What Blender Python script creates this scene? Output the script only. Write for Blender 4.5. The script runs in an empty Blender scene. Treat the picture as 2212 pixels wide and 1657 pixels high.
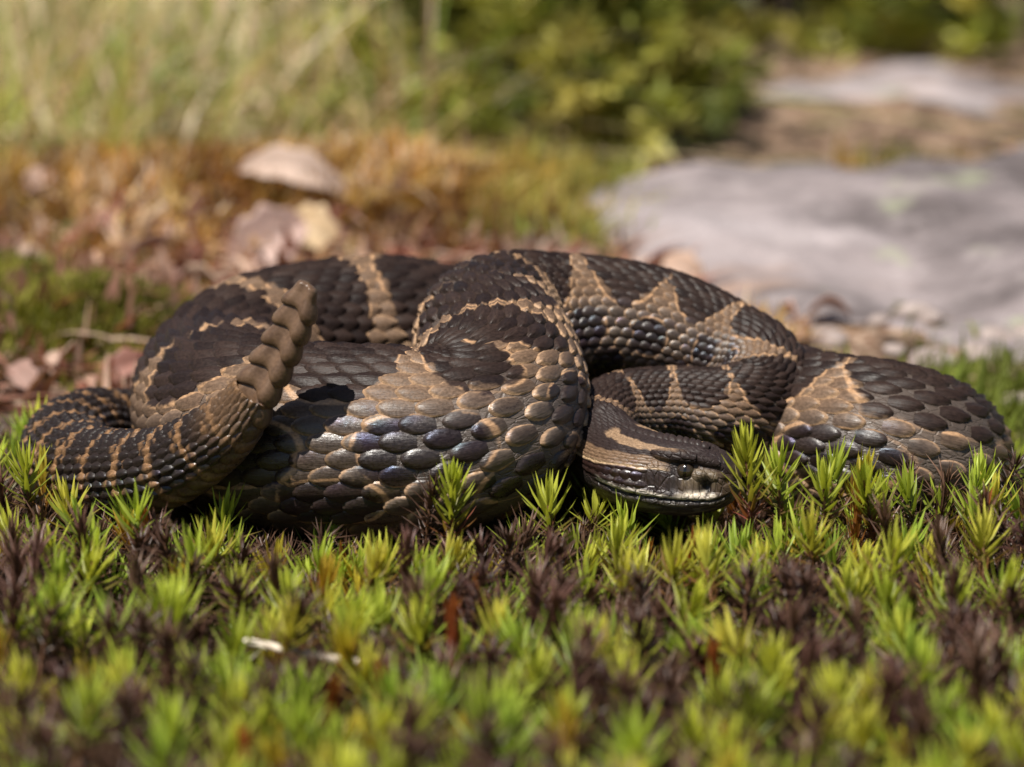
import bpy, math, random
import numpy as np
from mathutils import Vector
from mathutils.bvhtree import BVHTree

# ------------------------------------------------------------------ camera, sky, sun, exposure
# All layout numbers below are centimetres; K turns them into metres.
K = 0.01
R = math.radians
scene = bpy.context.scene
col = scene.collection
ELEV = R(15.0)
CAM = np.array([0.0, -60.0 * math.cos(ELEV), 4.0 + 60.0 * math.sin(ELEV)])
FW = np.array([0.0, math.cos(ELEV), -math.sin(ELEV)])
UP = np.array([0.0, math.sin(ELEV), math.cos(ELEV)])
cam_data = bpy.data.cameras.new('camera')
cam = bpy.data.objects.new('camera', cam_data)
col.objects.link(cam)
cam.location = Vector(CAM * K)
cam.rotation_euler = (R(90) - ELEV, 0, 0)
cam_data.sensor_width = 36.0
cam_data.lens = 36.0 * 6000 / 2212
cam_data.clip_start = 0.02
cam_data.clip_end = 200
cam_data.dof.use_dof = True
cam_data.dof.focus_distance = 0.614
cam_data.dof.aperture_fstop = 9.5
cam_data.dof.aperture_blades = 0
scene.camera = cam

SUN_DIR = np.array([-0.26, -0.30, 0.90])
SUN_DIR /= np.linalg.norm(SUN_DIR)
world = bpy.data.worlds.new('World')
scene.world = world
world.use_nodes = True
wn = world.node_tree
sky = wn.nodes.new('ShaderNodeTexSky')
sky.sky_type = 'NISHITA'
sky.sun_disc = False
sky.sun_elevation = math.asin(SUN_DIR[2])
sky.sun_rotation = math.atan2(SUN_DIR[0], SUN_DIR[1])
bg = wn.nodes['Background']
wn.links.new(sky.outputs[0], bg.inputs['Color'])
bg.inputs['Strength'].default_value = 0.05
sun_data = bpy.data.lights.new('sun', 'SUN')
sun_data.energy = 5.0
sun_data.angle = R(0.53)
sun_data.color = (1.0, 0.95, 0.87)
sun = bpy.data.objects.new('sun', sun_data)
col.objects.link(sun)
sun.rotation_euler = Vector(SUN_DIR).to_track_quat('Z', 'Y').to_euler()
sun.location = Vector(SUN_DIR * 2)
scene.view_settings.view_transform = 'Standard'
scene.view_settings.look = 'None'
scene.view_settings.exposure = 0.5
scene.view_settings.gamma = 1.0
scene.render.engine = 'CYCLES'
scene.cycles.max_bounces = 8
scene.cycles.use_denoising = True

rng = np.random.default_rng(7)
random.seed(7)

# ------------------------------------------------------------------ helpers
def hash2(ix, iy, seed=0):
    n = (ix.astype(np.int64) * 374761393 + iy.astype(np.int64) * 668265263 + seed * 974711) & 0xffffffff
    n = ((n ^ (n >> 13)) * 1274126177) & 0xffffffff
    return ((n ^ (n >> 16)) & 0xffff) / 65535.0

def vnoise(x, y, seed=0):
    x = np.asarray(x, float); y = np.asarray(y, float)
    ix = np.floor(x); iy = np.floor(y)
    fx = x - ix; fy = y - iy
    fx = fx * fx * (3 - 2 * fx); fy = fy * fy * (3 - 2 * fy)
    a = hash2(ix, iy, seed); b = hash2(ix + 1, iy, seed)
    c = hash2(ix, iy + 1, seed); d = hash2(ix + 1, iy + 1, seed)
    return (a + (b - a) * fx) * (1 - fy) + (c + (d - c) * fx) * fy

def fbm(x, y, seed=0, octv=4):
    s = 0.0; amp = 0.5
    for k in range(octv):
        s = s + amp * (vnoise(x * 2 ** k, y * 2 ** k, seed + k) - 0.5)
        amp *= 0.5
    return s

def sstep(a, b, x):
    t = np.clip((x - a) / (b - a), 0, 1)
    return t * t * (3 - 2 * t)

def make_mesh(name, verts, faces, mats=(), smooth=True, attrs=None, uv=None, mat_index=None):
    """verts in cm. faces: array (n,4), (n,3) or list."""
    me = bpy.data.meshes.new(name)
    v = np.asarray(verts, np.float32) * K
    if isinstance(faces, np.ndarray):
        nf, k = faces.shape
        me.vertices.add(len(v)); me.loops.add(nf * k); me.polygons.add(nf)
        me.vertices.foreach_set('co', v.ravel())
        me.loops.foreach_set('vertex_index', faces.astype(np.int32).ravel())
        me.polygons.foreach_set('loop_start', np.arange(0, nf * k, k, dtype=np.int32))
        me.update(calc_edges=True)
        me.validate()
    else:
        me.from_pydata([tuple(q) for q in v], [], [tuple(f) for f in faces])
        me.update()
    me.polygons.foreach_set('use_smooth', np.full(len(me.polygons), smooth))
    for m in mats:
        me.materials.append(m)
    if mat_index is not None:
        me.polygons.foreach_set('material_index', np.asarray(mat_index, np.int32))
    for an, arr in (attrs or {}).items():
        a = me.attributes.new(an, 'FLOAT_COLOR', 'POINT')
        a.data.foreach_set('color', np.asarray(arr, np.float32).ravel())
    if uv is not None:
        ul = me.uv_layers.new(name='UVMap')
        vi = np.empty(len(me.loops), np.int32)
        me.loops.foreach_get('vertex_index', vi)
        ul.data.foreach_set('uv', np.asarray(uv, np.float32)[vi].ravel())
    return me

def add(name, mesh, parent=None, label=None, cat=None, group=None, kind=None):
    o = bpy.data.objects.new(name, mesh)
    col.objects.link(o)
    if parent is not None:
        o.parent = parent
    if label: o['label'] = label
    if cat: o['category'] = cat
    if group: o['group'] = group
    if kind: o['kind'] = kind
    return o

class NT:
    """small node-tree writer"""
    def __init__(self, name):
        self.m = bpy.data.materials.new(name)
        self.m.use_nodes = True
        self.t = self.m.node_tree
        self.t.nodes.clear()
        self.out = self.t.nodes.new('ShaderNodeOutputMaterial')
    def n(self, typ, **kw):
        nd = self.t.nodes.new(typ)
        ins = kw.pop('ins', {})
        for k, v in kw.items():
            setattr(nd, k, v)
        for k, v in ins.items():
            self.put(nd.inputs[k], v)
        return nd
    def put(self, sock, v):
        if isinstance(v, bpy.types.NodeSocket):
            self.t.links.new(v, sock)
        elif isinstance(v, (tuple, list)) and len(v) == 3 and sock.type == 'RGBA':
            sock.default_value = (*v, 1)
        else:
            sock.default_value = v
    def math(self, op, a, b=0.0, c=0.0, clamp=False):
        nd = self.n('ShaderNodeMath', operation=op, use_clamp=clamp)
        self.put(nd.inputs[0], a); self.put(nd.inputs[1], b)
        if op in ('MULTIPLY_ADD', 'COMPARE', 'SMOOTH_MIN'): self.put(nd.inputs[2], c)
        return nd.outputs[0]
    def rng(self, v, a, b, c=0.0, d=1.0):
        nd = self.n('ShaderNodeMapRange', interpolation_type='SMOOTHSTEP')
        for i, q in enumerate((v, a, b, c, d)):
            self.put(nd.inputs[i], q)
        return nd.outputs[0]
    def mix(self, f, a, b, mode='MIX'):
        nd = self.n('ShaderNodeMix', data_type='RGBA', blend_type=mode)
        self.put(nd.inputs[0], f); self.put(nd.inputs[6], a); self.put(nd.inputs[7], b)
        return nd.outputs[2]
    def noise(self, vec=None, scale=5.0, detail=3.0, rough=0.55, out=0):
        nd = self.n('ShaderNodeTexNoise', ins={'Scale': scale, 'Detail': detail, 'Roughness': rough})
        if vec is not None: self.put(nd.inputs['Vector'], vec)
        return nd.outputs[out]
    def attr(self, name):
        nd = self.n('ShaderNodeAttribute', attribute_name=name)
        sep = self.n('ShaderNodeSeparateColor')
        self.t.links.new(nd.outputs['Color'], sep.inputs[0])
        return nd.outputs['Color'], sep.outputs[0], sep.outputs[1], sep.outputs[2], nd.outputs['Alpha']
    def obj(self):
        return self.n('ShaderNodeTexCoord').outputs['Object']
    def scale(self, vec, s):
        nd = self.n('ShaderNodeMapping')
        self.put(nd.inputs['Vector'], vec); nd.inputs['Scale'].default_value = s
        return nd.outputs[0]
    def bump(self, h, strength=0.5, dist=0.001, normal=None):
        nd = self.n('ShaderNodeBump', ins={'Strength': strength, 'Distance': dist, 'Height': h})
        if normal is not None: self.put(nd.inputs['Normal'], normal)
        return nd.outputs[0]
    def done(self, shader):
        self.t.links.new(shader, self.out.inputs['Surface'])
        return self.m

# ------------------------------------------------------------------ materials
def snake_material(name, skin):
    m = NT(name)
    uv = m.n('ShaderNodeTexCoord').outputs['UV']
    _, blotch, edge, rnd, flank = m.attr('pat')
    pcol, _, _, _, pa = m.attr('paint')
    nz = m.noise(uv, 2.6, 3.0, 0.6)
    fine = m.noise(uv, 16.0, 3.0, 0.65)
    b = m.math('ADD', blotch, m.math('MULTIPLY', m.math('SUBTRACT', nz, 0.5), 0.10))
    b = m.math('ADD', b, m.math('MULTIPLY', m.math('SUBTRACT', rnd, 0.5), 0.07))
    dark = m.rng(b, -0.012, 0.012)
    pale = m.math('MULTIPLY', m.rng(blotch, -0.030, -0.018), m.math('SUBTRACT', 1.0, m.rng(blotch, -0.008, 0.004)))
    tan = m.mix(rnd, (0.145, 0.090, 0.056), (0.215, 0.138, 0.088))
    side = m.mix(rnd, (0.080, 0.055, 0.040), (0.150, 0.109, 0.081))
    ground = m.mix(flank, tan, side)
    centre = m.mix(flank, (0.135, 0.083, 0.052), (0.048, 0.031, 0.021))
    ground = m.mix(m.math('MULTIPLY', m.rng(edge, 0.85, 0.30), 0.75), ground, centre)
    rim = m.rng(edge, 0.78, 0.95)
    ground = m.mix(m.math('MULTIPLY', rim, m.rng(m.math('ADD', nz, m.math('MULTIPLY', rnd, 0.3)), 0.45, 0.75, 0.45, 1.0)), ground, (0.42, 0.265, 0.155))
    ground = m.mix(m.math('MULTIPLY', m.math('MULTIPLY', pale, m.math('SUBTRACT', 1.0, dark)), 0.9), ground, (0.44, 0.26, 0.14))
    dk = m.mix(rnd, (0.016, 0.0095, 0.008), (0.036, 0.021, 0.016))
    dk = m.mix(m.math('MULTIPLY', rim, 0.35), dk, (0.055, 0.038, 0.030))
    c = m.mix(dark, ground, dk)
    sp = m.rng(fine, 0.35, 0.68, 0.66, 1.18)
    c = m.mix(1.0, c, m.n('ShaderNodeCombineColor', ins={0: sp, 1: sp, 2: sp}).outputs[0], 'MULTIPLY')
    if skin:
        c = m.mix(0.55, c, (0.125, 0.097, 0.080))
    c = m.mix(pa, c, m.mix(1.0, pcol, m.n('ShaderNodeCombineColor', ins={0: sp, 1: sp, 2: sp}).outputs[0], 'MULTIPLY'))
    st = m.noise(m.scale(uv, (2.2, 15.0, 1.0)), 2.5, 2.0, 0.6)
    h = m.math('ADD', m.math('MULTIPLY', st, 0.6), m.math('MULTIPLY', fine, 0.4))
    if skin:
        vo = m.n('ShaderNodeTexVoronoi', feature='DISTANCE_TO_EDGE', ins={'Vector': uv, 'Scale': 7.0})
        h = m.math('ADD', h, m.math('MULTIPLY', m.rng(vo.outputs[0], 0.0, 0.10), 0.7))
    nrm = m.bump(h, 0.55 if skin else 0.34, 0.0005)
    p = m.n('ShaderNodeBsdfPrincipled')
    m.put(p.inputs['Base Color'], c)
    m.put(p.inputs['Roughness'], m.rng(m.math('ADD', fine, m.math('MULTIPLY', rnd, 0.25)), 0.3, 0.9, m.math('MULTIPLY_ADD', flank, -0.17, 0.40), 0.52) if not skin else m.rng(fine, 0.3, 0.8, 0.36, 0.62))
    m.put(p.inputs['Specular IOR Level'], m.math('MULTIPLY_ADD', flank, 0.50, 0.20))
    m.put(p.inputs['Normal'], nrm)
    if not skin:
        irid = m.rng(m.noise(uv, .9, 0.0), .44, .58)
        hue = m.noise(uv, 1.7, 1.0, out=1)
        m.put(p.inputs['Specular Tint'], m.mix(m.math('MULTIPLY', irid, flank), (1, 1, 1), m.mix(.45, hue, (.45, .60, 1.0))))
    return m.done(p.outputs[0])

def plain(name, c1, c2, scale=40.0, rough=0.7, bump=0.3, bdist=0.0008, spec=0.3, coat=0.0, sss=0.0):
    m = NT(name)
    o = m.obj()
    nz = m.noise(o, scale, 5.0, 0.6)
    nz2 = m.noise(o, scale * 5, 4.0, 0.65)
    f = m.rng(m.math('ADD', m.math('MULTIPLY', nz, 0.65), m.math('MULTIPLY', nz2, 0.35)), 0.36, 0.64)
    p = m.n('ShaderNodeBsdfPrincipled')
    m.put(p.inputs['Base Color'], m.mix(f, c1, c2))
    m.put(p.inputs['Roughness'], rough)
    m.put(p.inputs['Specular IOR Level'], spec)
    m.put(p.inputs['Coat Weight'], coat)
    p.inputs['Coat Roughness'].default_value = 0.25
    m.put(p.inputs['Normal'], m.bump(m.math('ADD', nz, nz2), bump, bdist))
    return m.done(p.outputs[0])

def leaf_material(name, trans=0.5, rough=0.42, gain=1.0, spec=0.35):
    """colour from the 'tint' attribute, light shines through the blade"""
    m = NT(name)
    c, _, _, _, a = m.attr('tint')
    oi = m.n('ShaderNodeObjectInfo').outputs['Random']
    hs = m.n('ShaderNodeHueSaturation')
    m.put(hs.inputs['Color'], c)
    m.put(hs.inputs['Hue'], m.math('MULTIPLY_ADD', oi, 0.03, 0.485))
    m.put(hs.inputs['Value'], m.math('MULTIPLY_ADD', m.noise(m.obj(), 300.0, 2.0), 0.5 * gain, 0.75 * gain))
    p = m.n('ShaderNodeBsdfPrincipled')
    m.put(p.inputs['Base Color'], hs.outputs[0])
    m.put(p.inputs['Roughness'], rough)
    m.put(p.inputs['Specular IOR Level'], spec)
    tr = m.n('ShaderNodeBsdfTranslucent')
    tc = m.mix(1.0, hs.outputs[0], (1.25, 1.2, 0.7), 'MULTIPLY')
    m.put(tr.inputs['Color'], tc)
    mx = m.n('ShaderNodeMixShader')
    m.put(mx.inputs[0], m.math('MULTIPLY', a, trans))
    m.put(mx.inputs[1], p.outputs[0]); m.put(mx.inputs[2], tr.outputs[0])
    return m.done(mx.outputs[0])

M_SCALE = snake_material('snake_scale', False)
M_SKIN = snake_material('snake_skin', True)
M_LEAF = leaf_material('moss_leaf')
M_STEM = plain('moss_stem', (0.10, 0.045, 0.025), (0.20, 0.10, 0.05), 300, 0.6, 0.3)
M_RATTLE = plain('rattle_horn', (0.085, 0.048, 0.027), (0.155, 0.092, 0.054), 260, 0.33, 0.22, 0.0004, 0.45)
M_GRASS = leaf_material('grass_blade', 0.45, 0.5, 1.10)
M_BUSH = leaf_material('bush_leaf', 0.35, 0.5, 1.2)

# ------------------------------------------------------------------ the snake's path (snout to tail tip)
# x, y, z of the axis, radius, direction the back faces (dx, dy, dz)
PTS = [
 (5.02,0.40,1.58,0.50, 0.10,0.10,0.9), (3.74,0.95,1.60,0.80, 0.10,0.10,0.9), (2.54,2.00,1.66,0.95, 0.05,0.08,0.9),
 (1.90,3.05,1.95,0.84, -0.1,-0.1,0.9), (2.40,4.05,2.28,0.80, -0.1,-0.25,0.9), (3.71,4.40,2.30,0.86, 0.0,-0.20,0.95),
 (4.90,4.35,2.20,0.94, 0.2,-0.25,0.9), (5.74,4.80,2.30,1.02, 0.6,-0.30,0.75), (5.88,5.70,2.75,1.10, 0.65,-0.15,0.75),
 (5.14,6.45,3.05,1.18, 0.4,0.05,0.9), (3.72,6.95,3.50,1.32, 0.1,0.15,1.0), (2.28,7.10,3.68,1.43, 0.0,0.18,1.0),
 (1.05,7.00,3.72,1.52, 0.0,0.10,1.0), (0.04,6.55,3.80,1.60, -0.2,0.0,1.0), (-0.48,5.40,3.72,1.72, -0.3,0.0,1.0),
 (-0.33,4.10,3.30,1.86, -0.2,0.15,1.0), (-0.33,2.95,2.76,2.02, -0.2,0.25,1.0), (-0.75,2.12,2.28,2.13, -0.2,0.35,1.0),
 (-1.62,1.80,2.05,2.20, 0.0,0.32,1.0), (-2.87,1.90,1.97,2.25, 0.0,0.32,1.0), (-4.25,2.30,1.92,2.25, 0.0,0.28,1.0),
 (-5.57,3.10,1.89,2.20, -0.1,0.2,1.0), (-6.51,4.60,1.90,2.15, -0.35,0.0,1.0), (-6.85,6.40,2.05,2.10, -0.45,-0.2,1.0),
 (-6.20,8.00,2.36,2.10, -0.3,-0.4,1.0), (-4.68,9.10,2.48,2.08, -0.1,-0.5,1.0), (-2.98,9.80,2.48,2.05, 0.0,-0.45,1.0),
 (-1.25,10.30,1.98,2.03, 0,-0.2,1), (1.10,10.30,1.55,2.0, 0,0,1), (3.42,9.40,1.28,2.0, 0,0,1),
 (5.58,7.40,1.22,1.97, 0,0.1,1), (7.19,5.40,1.25,1.95, 0,0.15,1), (8.60,4.45,1.28,1.95, 0.1,0.15,1),
 (9.52,4.50,1.05,1.92, 0.2,0.1,1), (10.0,5.40,0.65,1.85, 0.3,0.0,1), (9.86,6.70,0.42,1.7, 0.2,0,1),
 (9.14,8.40,0.32,1.55, 0,0,1), (7.33,11.0,0.15,1.45, 0,0,1), (4.23,13.2,0.20,1.35, 0,0,1), (-0.07,14.0,0.35,1.25, 0,0,1),
 (-4.97,13.0,0.50,1.15, 0,0,1), (-7.98,10.3,0.50,1.05, -0.1,-0.1,1), (-9.33,8.0,0.62,1.0, -0.3,-0.1,1),
 (-10.25,6.6,1.02,0.98, -0.4,-0.15,1), (-10.52,5.0,1.12,0.98, -0.5,-0.2,1), (-9.96,3.2,1.16,0.97, -0.45,-0.25,1),
 (-8.80,1.8,1.40,0.94, -0.3,-0.1,1), (-7.64,0.9,1.80,0.89, -0.4,0.0,1), (-6.75,0.4,2.40,0.80, -0.7,0.05,0.8),
 (-5.98,0.0,3.15,0.68, -0.9,0.05,0.5), (-5.50,-0.2,3.90,0.45, -0.95,0.0,0.4)]
PTS = np.array(PTS)

def spline(P, per=60):
    """centripetal Catmull-Rom through all rows"""
    n = len(P)
    Q = np.vstack([2 * P[0] - P[1], P, 2 * P[-1] - P[-2]])
    out = []
    for i in range(n - 1):
        p0, p1, p2, p3 = Q[i:i + 4]
        d = [max(np.linalg.norm((b - a)[:3]), 1e-3) ** 0.5 for a, b in ((p0, p1), (p1, p2), (p2, p3))]
        t0, t1, t2, t3 = 0, d[0], d[0] + d[1], sum(d)
        t = np.linspace(t1, t2, per, endpoint=(i == n - 2))[:, None]
        A1 = (t1 - t) / (t1 - t0) * p0 + (t - t0) / (t1 - t0) * p1
        A2 = (t2 - t) / (t2 - t1) * p1 + (t - t1) / (t2 - t1) * p2
        A3 = (t3 - t) / (t3 - t2) * p2 + (t - t2) / (t3 - t2) * p3
        B1 = (t2 - t) / (t2 - t0) * A1 + (t - t0) / (t2 - t0) * A2
        B2 = (t3 - t) / (t3 - t1) * A2 + (t - t1) / (t3 - t1) * A3
        out.append((t2 - t) / (t2 - t1) * B1 + (t - t1) / (t2 - t1) * B2)
    return np.vstack(out)

def smooth_rows(a, k, it=2):
    w = np.ones(k) / k
    for _ in range(it):
        p = np.pad(a, ((k // 2, k // 2), (0, 0)), mode='edge')
        a = np.stack([np.convolve(p[:, c], w, 'valid') for c in range(a.shape[1])], 1)
    return a

SP = spline(PTS)
seg = np.linalg.norm(np.diff(SP[:, :3], axis=0), axis=1)
arc = np.concatenate([[0], np.cumsum(seg)])
LEN = arc[-1]
NS = 3000
S_ = np.linspace(0, LEN, NS)
SP = np.stack([np.interp(S_, arc, SP[:, c]) for c in range(7)], 1)
SP[:, 3:] = smooth_rows(SP[:, 3:], 25)
PC = SP[:, :3]
PR = SP[:, 3]
PT = np.gradient(PC, S_, axis=0)
PT = smooth_rows(PT, 15)
PT /= np.linalg.norm(PT, axis=1)[:, None]
PD = SP[:, 4:7] - (SP[:, 4:7] * PT).sum(1)[:, None] * PT
PD /= np.linalg.norm(PD, axis=1)[:, None]
PS = np.cross(PT, PD)
FR = np.concatenate([PC, PD, PS, PT, PR[:, None]], 1)

def frame(s):
    x = np.clip(s / LEN * (NS - 1), 0, NS - 1.001)
    i = x.astype(int); f = (x - i)[..., None]
    return FR[i] * (1 - f) + FR[i + 1] * f

HEAD = 4.3           # the head blends into the neck at this arc length
TAIL0 = float(np.interp(40.6, np.arange(len(PTS)), [S_[np.argmin(((PC - p[:3]) ** 2).sum(1))] for p in PTS]))
def ip(s, xs, ys):
    return np.interp(s, xs, ys)
HX  = [0, .12, .3, .6, 1.0, 1.4, 1.9, 2.5, 2.9, 3.4, 3.9, 4.3]
HW  = [.02, .40, .58, .68, .80, .93, 1.10, 1.22, 1.16, .98, .86, .83]
HT  = [.02, .42, .60, .70, .76, .77, .76, .76, .77, .79, .82, .83]
HB  = [.02, .36, .52, .66, .78, .84, .88, .90, .88, .85, .83, .83]
HN  = [2.2, 2.6, 3.0, 3.2, 3.2, 3.1, 2.9, 2.6, 2.4, 2.2, 2.0, 2.0]
def hsm(s, ys):
    a = 0
    for d, w in ((-.12, .25), (0, .5), (.12, .25)):
        a = a + w * ip(np.maximum(s + d * np.minimum(1, s / .3), 0), HX, ys)
    return a

def mouth(s):
    return 112 - 4 * sstep(.2, 1.0, s) - 5 * sstep(1.6, 2.7, s)

def surf(s, th):
    """point of the body surface at arc length s and angle th round the axis (0 = back)"""
    s = np.asarray(s, float); th = np.asarray(th, float)
    f = frame(s)
    r = f[..., 12]
    c = np.cos(th); sn = np.sin(th)
    flat = 1 - 0.13 * sstep(R(110), R(180), np.abs(th))
    lat = r * 1.03 * sn; upv = r * 0.99 * c * flat
    # weight flattens a little the lower flank
    h = s < HEAD
    if np.any(h):
        n = hsm(s, HN); e = 2.0 / n
        w = hsm(s, HW); t = np.where(c > 0, hsm(s, HT), hsm(s, HB))
        a = np.abs(np.degrees(th))
        lh = w * np.sign(sn) * np.abs(sn) ** e
        uh = t * np.sign(c) * np.abs(c) ** e
        d = np.zeros_like(a)
        g = lambda s0, a0, ss, aa: np.exp(-((s - s0) / ss) ** 2 - ((a - a0) / aa) ** 2)
        d += 0.085 * g(1.15, 50, .40, 9)              # brow plate
        d -= 0.060 * g(1.02, 74, .24, 13)             # eye socket
        d -= 0.22 * g(.60, 91, .10, 7)                # heat pit
        d += 0.03 * g(.60, 91, .22, 15)
        d -= 0.09 * g(.20, 82, .05, 6)                # nostril
        d += 0.07 * g(2.1, 92, .55, 18)               # cheek
        d -= 0.05 * g(.6, 62, .5, 7)                  # below the snout ridge
        d += 0.035 * g(.5, 48, .5, 9)
        ml = mouth(s)
        d -= 0.055 * np.exp(-((a - ml) / 1.8) ** 2) * sstep(.05, .2, s) * (1 - sstep(2.6, 2.9, s))
        d += 0.025 * np.exp(-((a - ml + 8) / 5) ** 2) * sstep(.05, .2, s) * (1 - sstep(2.4, 2.8, s))
        d += 0.02 * np.exp(-((a - ml - 7) / 5) ** 2) * sstep(.05, .2, s) * (1 - sstep(2.4, 2.8, s))
        rr = np.sqrt(lh ** 2 + uh ** 2) + 1e-6
        lh = lh * (1 + d / rr); uh = uh * (1 + d / rr)
        k = 1 - sstep(3.2, HEAD, s)
        lat = np.where(h, lat * (1 - k) + lh * k, lat)
        upv = np.where(h, upv * (1 - k) + uh * k, upv)
    return f[..., :3] + f[..., 3:6] * upv[..., None] + f[..., 6:9] * lat[..., None]

def tangents(s, th):
    e1, e2 = 0.02, 0.01
    a = (surf(s + e1, th) - surf(s - e1, th)) / (2 * e1)
    b = (surf(s, th + e2) - surf(s, th - e2)) / (2 * e2)
    n = np.cross(a, b)
    ln = np.linalg.norm(n, axis=-1, keepdims=True)
    n = n / np.maximum(ln, 1e-9)
    f = frame(s)
    rad = f[..., 3:6] * np.cos(th)[..., None] + f[..., 6:9] * np.sin(th)[..., None]
    flip = np.sign((n * rad).sum(-1, keepdims=True)); flip[flip == 0] = 1
    return a, b, n * flip

# blotch pattern -----------------------------------------------------------------
_k = [int(np.argmin(((PC - PTS[q, :3]) ** 2).sum(1))) for q in (13, 17)]
BW = 1 + 1.0 * sstep(_k[0] - 30, _k[0] + 30, np.arange(NS - 1)) * (1 - sstep(_k[1] - 30, _k[1] + 30, np.arange(NS - 1)))
BT = np.concatenate([[0], np.cumsum(np.diff(S_) * BW / (1.42 * 0.5 * (PR[1:] + PR[:-1])))])
brn = np.random.default_rng(3)
BJ = brn.uniform(-1, 1, (400, 6))

def blotch(s, th):
    """signed distance (in radii, positive inside) to the dark blotches"""
    t = np.interp(s, S_, BT)
    a = np.abs(np.degrees(th)); sg = (th > 0).astype(int)
    best = np.full(t.shape, -9.0)
    i0 = np.floor(t).astype(int)
    for k in (-1, 0, 1):
        i = np.clip(i0 + k, 0, 380)
        cen = i + 0.5 + 0.06 * BJ[i, 0]
        hl = 0.415 + 0.045 * BJ[i, 1]; ha = 64 + 7 * BJ[i, 2 + sg]
        u = np.abs(t - cen) / hl; v = a / ha
        waist = 1 + 0.10 * np.cos(v * 3.0)
        q = ((u / waist) ** 2.8 + v ** 2.8) ** (1 / 2.8)
        best = np.maximum(best, (1 - q) * 0.52)
        for row, (a0, hh, hw, ph) in enumerate(((95, 19, .30, 0.0), (126, 15, .28, .5))):
            cen = i + ph + 0.10 * BJ[i, 4] + .06 * BJ[i, sg + row]
            u = np.abs(t - cen) / (hw * (1 + .25 * BJ[i, 5 - sg])); v = np.abs(a - a0 - 4 * BJ[i, sg + 1]) / hh
            q = (u ** 2.4 + v ** 2.4) ** (1 / 2.4)
            best = np.maximum(best, (1 - q) * 0.28)
    return best

def head_paint(s, th):
    a = np.abs(np.degrees(th))
    nz = vnoise(s * 5 + 3, np.degrees(th) * .12, 5) - .5
    nz2 = vnoise(s * 13, np.degrees(th) * .35, 9) - .5
    c = np.zeros(s.shape + (3,)) + np.array([.030, .020, .018])
    def lay(mask, rgb):
        m_ = np.clip(mask, 0, 1)[..., None]
        c[:] = c * (1 - m_) + np.array(rgb) * m_
    TANC = (.27, .175, .105)
    ww = 1 / 3.0
    # temple band with cream lower edge
    up_e = 59 + 5 * nz
    lo_e = 82 + 3 * nz
    tm = sstep(up_e - 2, up_e + 2, a) * (1 - sstep(lo_e - 1, lo_e + 1, a)) * sstep(1.25, 1.4, s) * (1 - sstep(4.4, 5.2, s))
    lay(tm, (.17, .105, .062))
    lay(tm * sstep(lo_e - 5, lo_e - 2, a), (.42, .29, .17))
    # dark cheek
    lay(sstep(lo_e - .5, lo_e + 1.0, a) * (1 - sstep(99, 101, a)) * sstep(1.2, 1.3, s), (.026, .013, .010))
    # stripe over the crown
    tc = 44 - 10 * (s - 1.1) + 5 * nz
    tc = np.maximum(tc, 15 + 4 * nz)
    wd = 6.5 + 3.0 * sstep(1.3, 2.3, s) + 3 * nz2
    lay((1 - sstep(wd - 1.2, wd + 1.2, np.abs(a - tc))) * sstep(1.15, 1.3, s + .3 * nz) * (1 - sstep(3.1, 3.25, s)), TANC)
    # face in front of the eye
    lay((1 - sstep(1.0, 1.2, s)) * sstep(60, 68, a) * (1 - sstep(108, 112, a)), (.070, .044, .028))
    lay((1 - sstep(.3, .36, np.abs(s - .72))) * (1 - sstep(9, 13, np.abs(a - 80))), (.125, .088, .052))
    lay((1 - sstep(.12, .22, s)) * .8, (.085, .055, .036))
    lay(np.exp(-((s - .60) / .11) ** 2 - ((a - 91) / 7) ** 2) * 1.6, (.006, .004, .004))
    # white lip line
    ml = mouth(s)
    wl = (1 - sstep(2.0, 4.2, np.abs(a - (ml - 5.0 + 4 * nz)))) * sstep(.75, .95, s) * (1 - sstep(2.55, 2.75, s))
    lay(wl * sstep(-.42, -.25, nz2 + .3 * nz), (.80, .70, .58))
    for (s0, a0, rs, ra) in ((.86, 99, .12, 5), (.70, 99, .09, 4.5), (.80, 105, .08, 4), (.45, 101, .08, 3.5), (.52, 105, .07, 3), (1.0, 102, .12, 4)):
        lay(1.0 * np.exp(-((s - s0) / rs) ** 4 - ((a - a0) / ra) ** 4), (.66, .56, .44))
    lay(np.exp(-((a - ml) / 1.6) ** 2) * (1 - sstep(2.6, 2.9, s)), (.006, .004, .004))
    # lower jaw
    lay(sstep(ml + .5, ml + 2, a) * (1 - sstep(3.0, 4.0, s)), (.030, .021, .017))
    lay(.55 * sstep(ml + 4, ml + 7, a) * sstep(.22, .35, vnoise(s * 4, np.degrees(th) * .16, 21) - .35) * (1 - sstep(2.4, 3.2, s)), (.20, .17, .12))
    return c

def tail_paint(s, th, rv):
    a = np.abs(np.degrees(th))
    q = (s - TAIL0) / 0.98
    q = q + 0.10 * (vnoise(s * 3, np.degrees(th) * .05, 31) - .5)
    f = q - np.floor(q)
    tanm = (1 - sstep(.05, .10, np.abs(f - .5)))
    tanm = np.maximum(tanm, .7 * (1 - sstep(.03, .06, np.abs(np.abs(f - .5) - .22))) * (rv > .72))
    dk = np.array([.021, .014, .012]); tn = np.array([.23, .125, .060])
    c = dk + (tn - dk) * tanm[..., None]
    end = sstep(LEN - 1.9, LEN - 0.6, s)
    vent = sstep(95, 130, a) * sstep(LEN - 5, LEN - 2.5, s)
    c = c + (np.array([.17, .098, .052]) - c) * (0.75 * np.maximum(end * .75, vent * .8))[..., None]
    return c

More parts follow.
